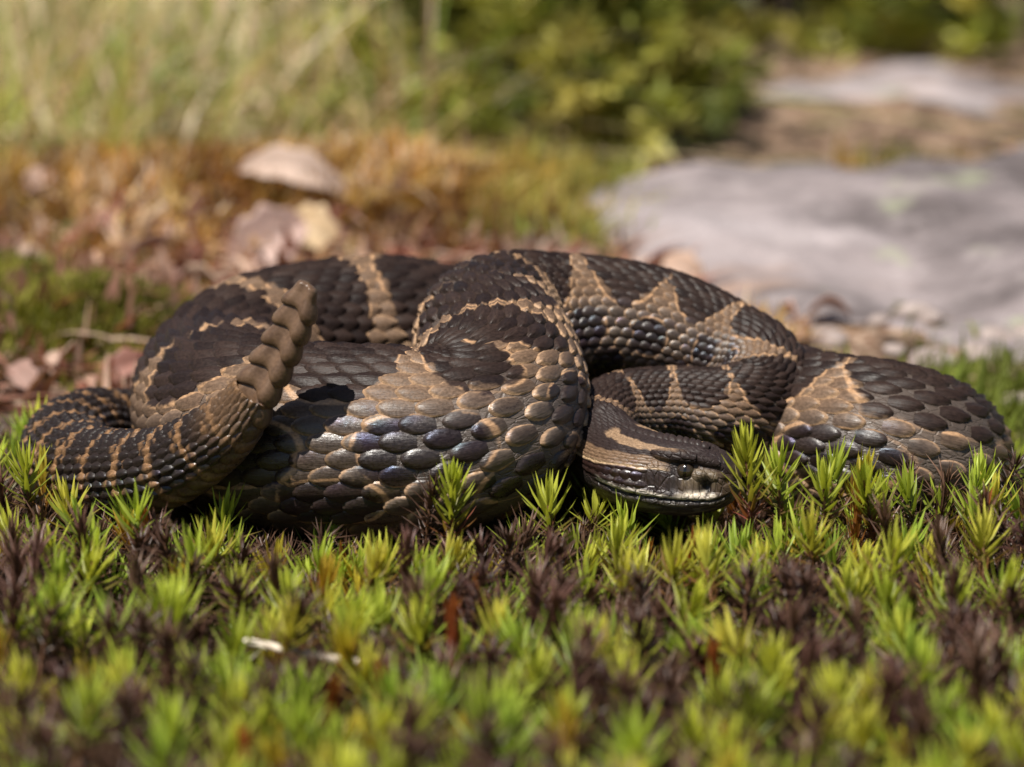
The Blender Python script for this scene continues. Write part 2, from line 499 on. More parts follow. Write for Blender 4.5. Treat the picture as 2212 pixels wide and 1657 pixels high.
def patterns(s, th, edge, rv, pscale=None):
    """pat and paint attributes; pscale = (s,th) of the scale's own centre when colours are per scale"""
    fl = sstep(52, 84, np.abs(np.degrees(th)))
    bl = blotch(s, th)
    if pscale is not None: bl = .72 * bl + .28 * blotch(*pscale)
    pat = np.stack([bl, edge, rv, fl], -1)
    ps, pt = (s, th) if pscale is None else pscale
    ht = np.concatenate([head_paint(s, th), (1 - sstep(4.2, 4.5, s))[..., None]], -1)
    tp = np.concatenate([tail_paint(.7 * s + .3 * ps, pt, rv), sstep(TAIL0 - .3, TAIL0 + .3, s)[..., None]], -1)
    paint = np.where((s < 10)[..., None], ht, tp)
    # ventral plates are dark and mottled
    return pat, paint

# body: one continuous skin from snout to tail ------------------------------------
sb = np.concatenate([np.linspace(0, .3, 24), np.arange(.315, HEAD, .018), np.arange(HEAD, LEN, .14), [LEN]])
NTH = 168
tb = np.linspace(-math.pi, math.pi, NTH, endpoint=False)
SG, TG = np.meshgrid(sb, tb, indexing='ij')
BV = surf(SG, TG)
i = np.arange(len(sb) - 1)[:, None] * NTH; j = np.arange(NTH)[None, :]; j2 = (j + 1) % NTH
BF = np.stack([i + j, i + j2, i + NTH + j2, i + NTH + j], -1).reshape(-1, 4)
rv0 = vnoise(SG * 3, np.degrees(TG) * .1, 2)
pat, paint = patterns(SG, TG, np.full(SG.shape, .5), rv0)
uvb = np.stack([SG, TG * frame(SG)[..., 12]], -1).reshape(-1, 2)
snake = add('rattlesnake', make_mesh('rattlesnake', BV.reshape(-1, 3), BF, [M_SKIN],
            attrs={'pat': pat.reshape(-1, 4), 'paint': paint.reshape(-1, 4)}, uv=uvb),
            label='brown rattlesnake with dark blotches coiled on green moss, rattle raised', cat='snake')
BVH = BVHTree.FromPolygons([Vector(v) for v in BV.reshape(-1, 3)], [tuple(f) for f in BF])

# scales ---------------------------------------------------------------------------
NA, NB = 8, 9
ga = np.array([0, .15, .35, .55, .72, .86, .955, 1.0]); gb = np.array([-1, -.94, -.72, -.36, 0, .36, .72, .94, 1])
GA, GB = np.meshgrid(ga, gb, indexing='ij')
prof = np.interp(ga, [0, .2, .45, .62, .78, .9, .97, 1.0], [.66, .90, 1.0, 1.0, .90, .68, .40, .16])[:, None]
prof2 = np.interp(ga, [0, .2, .45, .62, .78, .9, 1.0], [.50, .82, 1.0, .88, .62, .34, .05])[:, None]
fq = []
for ii in range(NA - 1):
    for jj in range(NB - 1):
        k = ii * NB + jj
        fq.append((k, k + 1, k + NB + 1, k + NB))
FQ = np.array(fq)
EDGE = np.clip(np.maximum(np.abs(GB) ** 1.0, np.maximum((GA - .35) / .65, 0) ** 1.0 * 1.0), 0, 1)
EDGE = np.clip((np.abs(GB) ** 3 + np.maximum((GA - .30) / .70, 0) ** 3) ** (1 / 3), 0, 1)

def build_scales(sc, tc, Ls, Ws, lift, dome, keel, rv, point=0.0):
    """sc,tc centre (base third) of every scale; Ls,Ws real length and width in cm"""
    n = len(sc)
    a, b, _ = tangents(sc, tc)
    f = frame(sc)
    st = np.linalg.norm(a, axis=1)                      # stretch along the body
    rth = np.linalg.norm(b, axis=1)
    Leff = Ls * np.clip(st, .30, 1.12)
    ds = Leff / np.maximum(st, .25)
    jit = rng.uniform(-.06, .06, (n, 2))
    s = sc[:, None, None] + ds[:, None, None] * (GA - .42 + jit[:, :1, None])
    th = tc[:, None, None] + (Ws / rth)[:, None, None] * .5 * (GB * (prof + (prof2 - prof) * np.broadcast_to(point, (n,))[:, None, None]) + jit[:, 1:, None])
    s = np.clip(s, .02, LEN)
    P = surf(s, th)
    _, _, N = tangents(s, th)
    size = Ws[:, None, None]
    hgt = size * (lift[:, None, None] * (GA - .12) + dome[:, None, None] * (1 - np.abs(GB) ** 2.5) * np.sqrt(np.clip(1 - GA ** 3, 0, 1))
                  + keel[:, None, None] * np.exp(-(GB / .20) ** 2) * sstep(.1, .3, GA) * (1 - sstep(.75, .98, GA)))
    rimd = sstep(.945, 1.0, EDGE)
    hgt = hgt * (1 - rimd) + (hgt * .25 - .03 * size) * rimd
    P = P + N * hgt[..., None]
    rvv = np.broadcast_to(rv[:, None, None], s.shape)
    pat, paint = patterns(s, th, np.broadcast_to(EDGE, s.shape), rvv,
                          (np.broadcast_to(sc[:, None, None], s.shape), np.broadcast_to(tc[:, None, None], s.shape)))
    uv = np.stack([s + rv[:, None, None] * 40, th * f[:, 12][:, None, None]], -1)
    nv = NA * NB
    return P.reshape(n, nv, 3), pat.reshape(n, nv, 4), paint.reshape(n, nv, 4), uv.reshape(n, nv, 2)

def lattice(s0, s1, pitch_fn, rows, amax):
    """staggered rows of scale centres"""
    ss = [s0]
    while ss[-1] < s1:
        ss.append(ss[-1] + 0.5 * pitch_fn(ss[-1]))
    o_s, o_t, o_p, o_w = [], [], [], []
    for i, s in enumerate(ss):
        for j in range(rows):
            if (i + j) % 2: continue
            t = (-1 + 2 * (j + .5) / rows) * amax
            o_s.append(s); o_t.append(t); o_p.append(pitch_fn(s)); o_w.append(2 * amax / rows)
    return [np.array(q) for q in (o_s, o_t, o_p, o_w)]

rad = lambda s: float(np.interp(s, S_, PR))
ALL = []
# trunk; where the skin is folded together on the inside of the S-bend the scales are smaller
SH0 = float(S_[np.argmin(((PC - PTS[12, :3]) ** 2).sum(1))]); SH1 = float(S_[np.argmin(((PC - PTS[19, :3]) ** 2).sum(1))])
def squeezed(s, t):
    st = np.linalg.norm(tangents(s, t)[0], axis=1)
    return (s > SH0) & (s < SH1) & (st < .80)
def trunk(rows, pk, fine):
    s_, t_, p_, w_ = lattice(4.0, TAIL0, lambda s: pk * rad(s), rows, R(141))
    k = squeezed(s_, t_) == fine
    s_, t_, p_, w_ = s_[k], t_[k], p_[k], w_[k]
    r_ = np.interp(s_, S_, PR); n = len(s_); rv = rng.random(n)
    fat = sstep(1.3, 2.0, r_)
    up_side = 1 - sstep(30, 75, np.abs(np.degrees(t_)))
    Wt = w_ * r_ * (1.46 - .16 * fat + .12 * fat * up_side) * (1 + .12 * sstep(95, 125, np.abs(np.degrees(t_))))
    Lt = p_ * (1.55 - .26 * fat * (1 - up_side))
    ALL.append(build_scales(s_, t_, Lt, Wt, .17 + .05 * (1 - fat), .055 + .02 * rv + .07 * (1 - fat), .11 * up_side + .035, rv, .15 + .75 * up_side))
trunk(29, .268, False)
trunk(43, .185, True)
# back of the head
s_, t_, p_, w_ = lattice(.85, 4.1, lambda s: .15 + .045 * max(s - 1, 0), 37, R(102))
keep = ~((np.abs(np.degrees(t_)) > 36) & (s_ < 1.7)) & (np.abs(np.degrees(t_)) < 98)
s_, t_, p_, w_ = s_[keep], t_[keep], p_[keep], w_[keep]
n = len(s_); rv = rng.random(n)
rr = np.linalg.norm(tangents(s_, t_)[1], axis=1)
ALL.append(build_scales(s_, t_, p_ * 1.45, w_ * rr * 1.38, np.full(n, .12), np.full(n, .12), np.full(n, .08), rv, .5))
# tail
s_, t_, p_, w_ = lattice(TAIL0, LEN - .25, lambda s: .30 if s < LEN - 4 else .33, 17, R(112))
r_ = np.interp(s_, S_, PR); n = len(s_); rv = rng.random(n)
ALL.append(build_scales(s_, t_, p_ * 1.35, w_ * r_ * 1.45, np.full(n, .17), np.full(n, .13), np.full(n, .14), rv, .5))
# broad belly plates of trunk and tail
def scutes(s0, s1, pf, half):
    ss = [s0]
    while ss[-1] < s1: ss.append(ss[-1] + pf(ss[-1]))
    s_ = np.array(ss); n = len(s_); rv = rng.random(n)
    r_ = np.interp(s_, S_, PR)
    p_ = np.array([pf(q) for q in ss])
    return build_scales(s_, np.full(n, math.pi), p_ * 1.35, 2 * half * r_ * 1.12, np.full(n, .035), np.full(n, .02), np.zeros(n), rv, 0)
ALL.append(scutes(4.4, TAIL0, lambda s: .335 * rad(s), R(43)))
ALL.append(scutes(TAIL0, LEN - .3, lambda s: .33, R(70)))

VP = np.concatenate([q[0] for q in ALL]); VPAT = np.concatenate([q[1] for q in ALL])
VPNT = np.concatenate([q[2] for q in ALL]); VUV = np.concatenate([q[3] for q in ALL])

def project(p):
    rel = p - CAM
    d = rel @ FW
    return 1106 + 6000 * rel[..., 0] / d, 828 - 6000 * (rel @ UP) / d, d

vx, vy, dd = project(VP)
X = vx.reshape(-1, NA, NB); Y = vy.reshape(-1, NA, NB)
ax_, ay_ = X[:, -1, NB // 2] - X[:, 0, NB // 2], Y[:, -1, NB // 2] - Y[:, 0, NB // 2]
bx_, by_ = X[:, 3, -1] - X[:, 3, 0], Y[:, 3, -1] - Y[:, 3, 0]
area = np.abs(ax_ * by_ - ay_ * bx_)
cen = VP.reshape(-1, NA, NB, 3)[:, 5, NB // 2]
vis = np.zeros(len(cen), bool)
cand = np.where(area > 60)[0]
for q in cand:
    d = Vector(cen[q] - CAM); L = d.length
    hit = BVH.ray_cast(Vector(CAM), d.normalized())
    vis[q] = hit[0] is None or hit[3] > L - .35
score = np.where(vis & (vx.mean(1) > 0) & (vx.mean(1) < 2212) & (vy.mean(1) < 1150), area, 0)
pick = np.argsort(-score)[:300]
rest = np.setdiff1d(np.arange(len(cen)), pick)
def faces_for(n):
    return (FQ[None] + (np.arange(n) * NA * NB)[:, None, None]).reshape(-1, 4)
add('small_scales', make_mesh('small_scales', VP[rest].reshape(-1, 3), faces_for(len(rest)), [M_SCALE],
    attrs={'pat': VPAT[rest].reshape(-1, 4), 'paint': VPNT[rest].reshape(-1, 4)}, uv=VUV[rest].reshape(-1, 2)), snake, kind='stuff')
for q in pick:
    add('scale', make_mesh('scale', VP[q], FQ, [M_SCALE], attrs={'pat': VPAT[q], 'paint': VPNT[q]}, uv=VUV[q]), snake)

# plates on the front of the head ---------------------------------------------------
def head_plate(name, s0, a0, L, W, lift, dome, sign):
    n = 1
    P, pa, pn, uv = build_scales(np.array([s0]), np.array([R(a0) * sign]), np.array([L]), np.array([W]), np.array([lift]), np.array([dome]), np.array([.0]), np.array([.3]), 0)
    add(name, make_mesh(name, P[0], FQ, [M_SKIN], attrs={'pat': pa[0], 'paint': pn[0]}, uv=uv[0]), snake)
for sg in (-1, 1):
    head_plate('brow_plate', 1.17, 51, .95, .34, .10, .30, sg)
    head_plate('snout_plate', .62, 47, .55, .30, .06, .18, sg)
    head_plate('cheek_plate', .74, 80, .26, .24, .06, .16, sg)
    head_plate('cheek_plate', .47, 80, .22, .22, .06, .18, sg)
    for k in range(7):
        head_plate('lip_plate', .42 + .30 * k, mouth(np.array(.42 + .3 * k)) - 7.5, .34, .20, .03, .13, sg)
    for k in range(7):
        head_plate('lip_plate', .35 + .30 * k, mouth(np.array(.35 + .3 * k)) + 7.5, .34, .20, .03, .13, sg)

# eyes
def eye_material():
    m = NT('snake_eye')
    o = m.obj()
    sep = m.n('ShaderNodeSeparateXYZ'); m.put(sep.inputs[0], o)
    slit = m.rng(m.math('ABSOLUTE', sep.outputs[0]), 0.00022, 0.0004)
    c = m.mix(slit, (.004, .004, .004), m.mix(m.noise(o, 900, 3.0), (.016, .011, .008), (.05, .033, .02)))
    p = m.n('ShaderNodeBsdfPrincipled', ins={'Roughness': .12, 'Coat Weight': .8, 'Coat Roughness': .04})
    m.put(p.inputs['Base Color'], c)
    return m.done(p.outputs[0])
M_EYE = eye_material()
nu, nvv = 24, 16
ev, ef = [], []
for a in range(nvv + 1):
    for b in range(nu):
        pa, pb = math.pi * a / nvv, 2 * math.pi * b / nu
        ev.append((.215 * math.sin(pa) * math.cos(pb), .215 * math.sin(pa) * math.sin(pb), .215 * math.cos(pa)))
for a in range(nvv):
    for b in range(nu):
        ef.append((a * nu + b, a * nu + (b + 1) % nu, (a + 1) * nu + (b + 1) % nu, (a + 1) * nu + b))
eye_mesh = make_mesh('eye', np.array(ev), np.array(ef), [M_EYE])
for sg in (-1, 1):
    s0 = np.array([1.02]); t0 = np.array([R(75) * sg])
    p = surf(s0, t0)[0]; a, b, nn = tangents(s0, t0)
    o = add('eye', eye_mesh, snake)
    zax = Vector(nn[0]); xax = Vector(a[0]).normalized(); yax = zax.cross(xax).normalized(); xax = yax.cross(zax)
    from mathutils import Matrix
    o.matrix_world = Matrix.Translation(Vector((p - nn[0] * .085) * K)) @ Matrix((xax, yax, zax)).transposed().to_4x4()

# rattle: seven horny segments ------------------------------------------------------
rattle = add('rattle', None, snake)
base = PC[-1].copy(); tip = np.array([-4.25, -.45, 6.50])
axis = tip - base; RL = np.linalg.norm(axis); axis /= RL
bend = np.array([.10, 0, 0.0])
wide = np.array([.80, -.55, -.1]); wide -= wide.dot(axis) * axis; wide /= np.linalg.norm(wide)
thin = np.cross(axis, wide)
NSEG = 6
def rattle_segment(k):
    f0 = -.42 + k * (RL - .20) / (NSEG - .6); L = .86 if k < NSEG - 1 else .62
    sc = 1.0 - .045 * k
    nu, nv_ = 48, 26
    V = []
    for a in range(nv_ + 1):
        t = a / nv_
        # a bulge low down with a shoulder, then tapering into the next one
        pr = np.interp(t, [0, .03, .10, .22, .36, .5, .62, .8, .95, 1], [.66, .92, 1.03, 1.05, .96, .82, .70, .62, .5, .05])
        for b in range(nu):
            ph = 2 * math.pi * b / nu
            cx, cy = math.cos(ph), math.sin(ph)
            groove = 1 - .42 * math.exp(-((abs(cx - .12)) / .34) ** 2)
            skew = .24 * abs(cx) ** 1.2 * sc + .05 * cx      # the two lobes sit a little askew
            x = .57 * sc * pr * math.copysign(abs(cx) ** .85, cx)
            y = .40 * sc * pr * math.copysign(abs(cy) ** .85, cy) * groove
            z = f0 + L * t - skew * (1 - t)
            u = max(0, z / RL)
            V.append(base + axis * z + wide * x + thin * y + bend * math.sin(u * math.pi))
    F = []
    for a in range(nv_):
        for b in range(nu):
            F.append((a * nu + b, a * nu + (b + 1) % nu, (a + 1) * nu + (b + 1) % nu, (a + 1) * nu + b))
    return make_mesh('rattle_segment', np.array(V), np.array(F), [M_RATTLE])
for k in range(NSEG):
    add('rattle_segment', rattle_segment(k), rattle)
# ------------------------------------------------------------------ ground
def gz(x, y):
    x = np.asarray(x, float); y = np.asarray(y, float)
    z = -0.45 + 0.5 * fbm(x * .35, y * .35, 40) * (1 - .0 * y)
    z = z - 0.95 * np.exp(-((x - 8.0) / 4.5) ** 2 - ((y - 8.5) / 4.5) ** 2)
    far = sstep(10, 24, y)
    z = z + far * (0.5 + 1.6 * fbm(x * .09, y * .09, 60))
    # low bank of orange moss behind the coil
    z = z + 1.5 * np.exp(-((x + 11) / 9) ** 2 - ((y - 37) / 6.0) ** 2) + 1.0 * np.exp(-((x + 4.2) / 2.6) ** 2 - ((y - 36) / 4) ** 2)
    z = z + 1.3 * np.exp(-((x + 12.2) / 2.6) ** 2 - ((y - 20.5) / 2.0) ** 2) + 1.1 * np.exp(-((x + 16) / 2.2) ** 2 - ((y - 24.5) / 2) ** 2)
    z = z - far * .6 * sstep(2, 8, x) * (1 - sstep(45, 60, y))
    return z

def ground_material():
    m = NT('forest_soil')
    g = m.n('ShaderNodeNewGeometry').outputs['Position']
    n1 = m.noise(g, 9.0, 6.0, 0.65); n2 = m.noise(g, 55.0, 5.0, 0.7); n3 = m.noise(g, 260.0, 4.0, 0.7)
    c = m.mix(m.rng(n2, .35, .65), (0.030, 0.020, 0.013), (0.085, 0.052, 0.032))
    sep = m.n('ShaderNodeSeparateXYZ'); m.put(sep.inputs[0], g)
    litter = m.mix(m.rng(n3, .4, .62), (0.16, 0.085, 0.05), (0.40, 0.29, 0.21))
    c = m.mix(m.math('MULTIPLY', m.rng(sep.outputs[1], 0.08, 0.16), m.rng(n2, .40, .58)), c, litter)
    c = m.mix(m.math('MULTIPLY', m.rng(sep.outputs[1], 0.16, 0.30), m.rng(n1, .52, .62, 0, .75)), c, (0.10, 0.115, 0.028))
    p = m.n('ShaderNodeBsdfPrincipled', ins={'Roughness': .85, 'Specular IOR Level': .2})
    m.put(p.inputs['Base Color'], c)
    m.put(p.inputs['Normal'], m.bump(m.math('ADD', n2, n3), .8, .003))
    return m.done(p.outputs[0])
def graded(a, near, far, n_near, n_far):
    inner = np.linspace(near[0], near[1], n_near)
    g = np.geomspace(1, far, n_far)[1:]
    return np.concatenate([near[0] - g[::-1], inner, near[1] + g])
gx = graded(0, (-45, 45), 6000, 150, 26); gy = graded(0, (-25, 110), 6000, 220, 26)
GX, GY = np.meshgrid(gx, gy, indexing='ij')
GZ = gz(GX, GY)
out = sstep(120, 600, np.hypot(GX, GY - 40))
GZ = GZ * (1 - out) + out * 6 * fbm(GX * .004, GY * .004, 77)
ni, nj = GX.shape
i = np.arange(ni - 1)[:, None] * nj; j = np.arange(nj - 1)[None]
GF = np.stack([i + j, i + nj + j, i + nj + j + 1, i + j + 1], -1).reshape(-1, 4)
add('ground', make_mesh('ground', np.stack([GX, GY, GZ], -1).reshape(-1, 3), GF, [ground_material()]), kind='structure')

# ------------------------------------------------------------------ rocks
def rock_material():
    m = NT('granite')
    g = m.n('ShaderNodeNewGeometry').outputs['Position']
    gs = m.scale(g, (0.75, 1.5, 1.0))
    n1 = m.noise(gs, 13.0, 5.0, 0.6); n2 = m.noise(g, 60.0, 5.0, 0.7); n3 = m.noise(g, 500.0, 3.0, 0.7)
    c = m.mix(m.rng(n1, .36, .64), (0.10, 0.082, 0.081), (0.29, 0.245, 0.242))
    c = m.mix(m.rng(m.noise(gs, 6.0, 4.0, .6), .50, .66, 0, .8), c, (0.42, 0.365, 0.365))
    c = m.mix(m.rng(n2, .46, .70, 0, .35), c, (0.46, 0.40, 0.39))
    c = m.mix(m.rng(n3, .55, .70, 0, .5), c, (0.08, 0.07, 0.07))
    st = m.noise(m.scale(g, (7.0, 30.0, 20.0)), 1.0, 3.0, .5)
    c = m.mix(m.rng(st, .57, .68, 0, .55), c, (0.31, 0.185, 0.115))
    lich = m.noise(g, 21.0, 4.0, .6)
    c = m.mix(m.rng(lich, .60, .68, 0, .6), c, (0.30, 0.32, 0.20))
    p = m.n('ShaderNodeBsdfPrincipled', ins={'Roughness': .8, 'Specular IOR Level': .25})
    m.put(p.inputs['Base Color'], c)
    m.put(p.inputs['Normal'], m.bump(m.math('ADD', n2, m.math('MULTIPLY', n3, .5)), .7, .002))
    return m.done(p.outputs[0])
M_ROCK = rock_material()

def slab(name, label, outline, top_fn, seed, group=None, n=90):
    """rounded rock sheet: outline polygon (cm), height of its top from top_fn"""
    poly = np.array(outline, float)
    c = poly.mean(0)
    # polar resampling of the outline, then rings towards the middle
    ang = np.arctan2(*(poly - c).T[::-1]); rad_ = np.hypot(*(poly - c).T)
    o = np.argsort(ang); ang, rad_ = ang[o], rad_[o]
    nt = 200
    th = np.linspace(-math.pi, math.pi, nt, endpoint=False)
    rr = np.interp(th, np.concatenate([ang - 2 * math.pi, ang, ang + 2 * math.pi]), np.tile(rad_, 3))
    rr = rr * (1 + .10 * fbm(np.cos(th) * 3 + 9, np.sin(th) * 3, seed))
    V = []
    fr = np.concatenate([[1.0, 1.0, .995, .98, .955], np.linspace(.92, 0.02, n)])
    for k, f in enumerate(fr):
        x = c[0] + np.cos(th) * rr * f; y = c[1] + np.sin(th) * rr * f
        t = top_fn(x, y) + 2.2 * fbm(x * .16, y * .16, seed) + .55 * fbm(x * .7, y * .7, seed + 5)
        e = (0, .35, .62, .82, .94)[k] if k < 5 else 1.0
        b = gz(x, y) - 1.5
        V.append(np.stack([x, y, b + (t - b) * e], -1))
    V = np.concatenate(V)
    nr = len(fr)
    i = np.arange(nr - 1)[:, None] * nt; j = np.arange(nt)[None]; j2 = (j + 1) % nt
    F = np.stack([i + j, i + j2, i + nt + j2, i + nt + j], -1).reshape(-1, 4)
    return add(name, make_mesh(name, V, F, [M_ROCK]), label=label, cat='rock', group=group)
slab('flat_rock', 'low grey-pink rock slab lying behind the snake', [(2, 38), (5, 27), (10, 22), (30, 21), (48, 26), (50, 38), (40, 42), (16, 41), (6, 42)],
     lambda x, y: -.1 + 1.5 * sstep(20, 40, y) + .3 * sstep(10, 30, x) * (1 - sstep(22, 34, y)), 101)
slab('flat_rock', 'pale brown rock slab farther off, below the dark green bush', [(8, 60), (10, 51), (20, 48), (45, 47), (62, 52), (60, 68), (40, 69), (20, 71), (12, 68)],
     lambda x, y: -1.15 + 1.1 * sstep(48, 64, y) - .022 * (x - 20), 202)

M_PEB = plain('pebble', (0.20, 0.155, 0.135), (0.40, 0.33, 0.30), 120, .75, .4)
def pebble_mesh(seed):
    q = np.random.default_rng(seed)
    nu, nv_ = 18, 12
    V = []
    for a in range(nv_ + 1):
        for b in range(nu):
            pa, pb = math.pi * a / nv_, 2 * math.pi * b / nu
            d = np.array([math.sin(pa) * math.cos(pb), math.sin(pa) * math.sin(pb), math.cos(pa)])
            r = 1 + .5 * float(fbm(d[0] * 1.5 + seed, d[1] * 1.5 + d[2] * 2, seed)) * math.sin(pa) ** .5
            V.append(d * r * (1, .85, .55))
    F = [(a * nu + b, a * nu + (b + 1) % nu, (a + 1) * nu + (b + 1) % nu, (a + 1) * nu + b) for a in range(nv_) for b in range(nu)]
    return make_mesh('pebble', np.array(V), np.array(F), [M_PEB])
peb = [pebble_mesh(k) for k in range(5)]
pr = np.random.default_rng(12)
PEBS = [(10.8, 13.5, .8), (13.6, 14.5, .7)]
for _ in range(36):
    y = pr.uniform(14, 24); PEBS.append((pr.uniform(4, 21), y, pr.uniform(.25, .75)))
for x, y, s in PEBS:
    o = add('pebble', peb[pr.integers(5)], label='pale pinkish pebble on the bare soil between snake and rock', cat='pebble', group='pebbles on bare soil')
    o.location = Vector((x, y, float(gz(x, y)) + .25 * s)) * K
    o.rotation_euler = (pr.uniform(-.3, .3), pr.uniform(-.3, .3), pr.uniform(0, 6.28)); o.scale = (s, s, s)

# ------------------------------------------------------------------ moss sprigs
def leaf_geo(base, d, side, L, W, curl, c0, c1, trans, fold=.35, nst=4):
    """one narrow folded blade; returns verts, quads, tints"""
    nrm = np.cross(side, d)
    V, C = [], []
    wp = np.interp(np.linspace(0, 1, nst), [0, .25, .6, 1], [.75, 1, .72, .03])
    for k in range(nst):
        t = k / (nst - 1)
        dd_ = d + nrm * curl * t
        p = base + dd_ * L * t
        w = W * wp[k] * .5
        V += [p - side * w + nrm * w * fold * 2, p, p + side * w + nrm * w * fold * 2]
        c = c0 + (c1 - c0) * t ** .8
        C += [np.append(c, trans)] * 3
    F = []
    for k in range(nst - 1):
        a = k * 3
        F += [(a, a + 1, a + 4, a + 3), (a + 1, a + 2, a + 5, a + 4)]
    return V, F, C

KIND = {  # green tip colour, green base colour, spread of the top rosette, leaf length, share of green leaves
 'green':  dict(tip=(.60,.66,.085), low=(.13,.17,.018), ang=(60, 6), L=.84, n=26, h=.42, dead=(.13,.065,.03)),
 'lime':   dict(tip=(.74,.70,.11), low=(.22,.24,.022), ang=(54, 6), L=.80, n=24, h=.36, dead=(.17,.085,.03)),
 'deep':   dict(tip=(.46,.56,.075), low=(.085,.13,.015), ang=(62, 8), L=.88, n=26, h=.45, dead=(.10,.055,.03)),
 'golden': dict(tip=(.58,.48,.06), low=(.34,.16,.014), ang=(32, 4), L=.74, n=22, h=.40, dead=(.20,.08,.025)),
 'rust':   dict(tip=(.36,.13,.025), low=(.22,.065,.018), ang=(22, 3), L=.50, n=26, h=.45, dead=(.16,.055,.03)),
 'brown':  dict(tip=(.155,.080,.056), low=(.070,.032,.022), ang=(19, 2), L=.78, n=46, h=.75, dead=(.07,.033,.024)),
 'dark':   dict(tip=(.072,.034,.023), low=(.045,.021,.014), ang=(46, 20), L=.60, n=60, h=.85, dead=(.050,.026,.020)),
 'tall':   dict(tip=(.58,.64,.08), low=(.15,.16,.02), ang=(50, 6), L=.80, n=42, h=.55, dead=(.17,.055,.030)),
}
def sprig_geo(kind, H, seed, nst=4, scale=1.0, thin=1.0):
    q = np.random.default_rng(seed)
    k = KIND[kind]
    V, F, C = [], [], []
    lean = np.array([q.normal(0, .10), q.normal(0, .10), 0])
    def axis_at(z):
        return np.array([0, 0, z]) + lean * (z / H) ** 1.6 * H
    def put(z, ph, ang, L, W, curl, c0, c1, tr):
        d = np.array([math.cos(ph) * math.sin(ang), math.sin(ph) * math.sin(ang), math.cos(ang)]) + lean * .8
        d /= np.linalg.norm(d)
        side = np.array([-math.sin(ph), math.cos(ph), 0]) + q.normal(0, .15, 3)
        side -= side.dot(d) * d; side /= np.linalg.norm(side)
        v, f, c = leaf_geo(axis_at(z) + d * .03, d, side, L, W, curl, np.array(c0), np.array(c1), tr, nst=nst)
        o = len(V); V.extend(v); C.extend(c); F.extend([tuple(x + o for x in ff) for ff in f])
    ga_ = 2.39996
    ndead = int(20 * thin * H / 1.6)
    dead = np.array(k['dead'])
    for i in range(ndead):
        t = i / max(1, ndead)
        z = H * (.10 + t * (1 - k['h'] * .75 - .12))
        c = dead * q.uniform(.6, 1.5)
        put(z, i * ga_ + q.normal(0, .3), R(q.uniform(18, 48)), q.uniform(.35, .6), .05, q.uniform(-.5, .5), c, c * q.uniform(.8, 1.6), .25)
    n = int(k['n'] * thin)
    for i in range(n):
        t = i / (n - 1)
        z = H - .30 * k['L'] - (1 - t) ** 1.35 * H * k['h'] * (.85)
        z = max(z, .15)
        an = k['ang'][0] * (1 - t) ** .8 + k['ang'][1] + q.normal(0, 5)
        mixg = np.clip((t - .15) * 1.7, 0, 1)
        tip = np.array(k['tip']) * q.uniform(.85, 1.15); low = np.array(k['low'])
        c1 = low + (tip - low) * (.25 + .75 * mixg); c0 = low + (tip - low) * .35 * mixg
        if t < .25 and kind not in ('brown', 'dark', 'rust'): c1 = dead * 1.3 * (1 - t * 4) + c1 * t * 4; c0 = dead * (1 - t * 4) + c0 * 4 * t
        L = k['L'] * 1.10 * q.uniform(.85, 1.12) * (1 - .35 * max(0, t - .75) / .25)
        cu = q.uniform(-.22, .10) if kind not in ('brown', 'dark') else q.uniform(-.2, .75)
        wv = .115 if kind not in ('brown', 'dark') else .070
        put(z, i * ga_ + q.normal(0, .2), R(max(an, 1)), L, wv * q.uniform(.85, 1.15), cu, c0, c1, .9 if kind not in ('brown', 'dark') else .2)
    V = np.array(V) * scale
    # stem
    SV, SF = [], []
    for a in range(6):
        z = H * a / 5 * .97
        for b in range(6):
            ph = b * math.pi / 3
            SV.append(axis_at(z) * scale + np.array([math.cos(ph), math.sin(ph), 0]) * .052 * (1 - .45 * a / 5))
    for a in range(5):
        for b in range(6):
            SF.append((a * 6 + b, a * 6 + (b + 1) % 6, a * 6 + 6 + (b + 1) % 6, a * 6 + 6 + b))
    return V, np.array(F), np.array(C), np.array(SV), np.array(SF)

LABEL = {
 'green':  'bright green star-tipped moss sprig',
 'lime':   'yellow-green star-tipped moss sprig',
 'deep':   'deep green star-tipped moss sprig',
 'golden': 'golden-yellow half-closed moss sprig',
 'rust':   'rusty orange closed moss sprig',
 'brown':  'dry purplish-brown closed moss sprig',
 'dark':   'dark brown withered bristly moss sprig',
}
GROUP = {k: v + ' moss sprigs' for k, v in dict(green='bright green', lime='yellow-green', deep='deep green', golden='golden', rust='rusty', brown='dry brown', dark='dark withered').items()}
VAR = {}
def variant(kind, H, seed):
    """shared stem and leaf meshes for one sprig shape"""
    key = (kind, round(H, 2), seed)
    if key not in VAR:
        V, F, C, SV, SF = sprig_geo(kind, H, seed)
        VAR[key] = (make_mesh('moss_leaves', V, F, [M_LEAF], attrs={'tint': C}), make_mesh('moss_stem', SV, SF, [M_STEM]))
    return VAR[key]
def sprig(kind, x, y, H, seed, rot, tilt, label, group, zb=None):
    lm, sm = variant(kind, H, seed)
    o = add('moss_sprig', sm, label=label, cat='moss', group=group)
    add('leaves', lm, o)
    o.location = Vector((x, y, float(gz(x, y)) - .05 if zb is None else zb)) * K
    o.rotation_euler = (tilt[0], tilt[1], rot)
    return o

def on_ground(px, py, y):
    """x and z of the picture point px,py at distance y (cm)"""
    d = np.array([(px - 1106) / 6000., 0, 0]) + FW + UP * (828 - py) / 6000.
    p = CAM + d * ((y - CAM[1]) / d[1])
    return p[0], p[2]

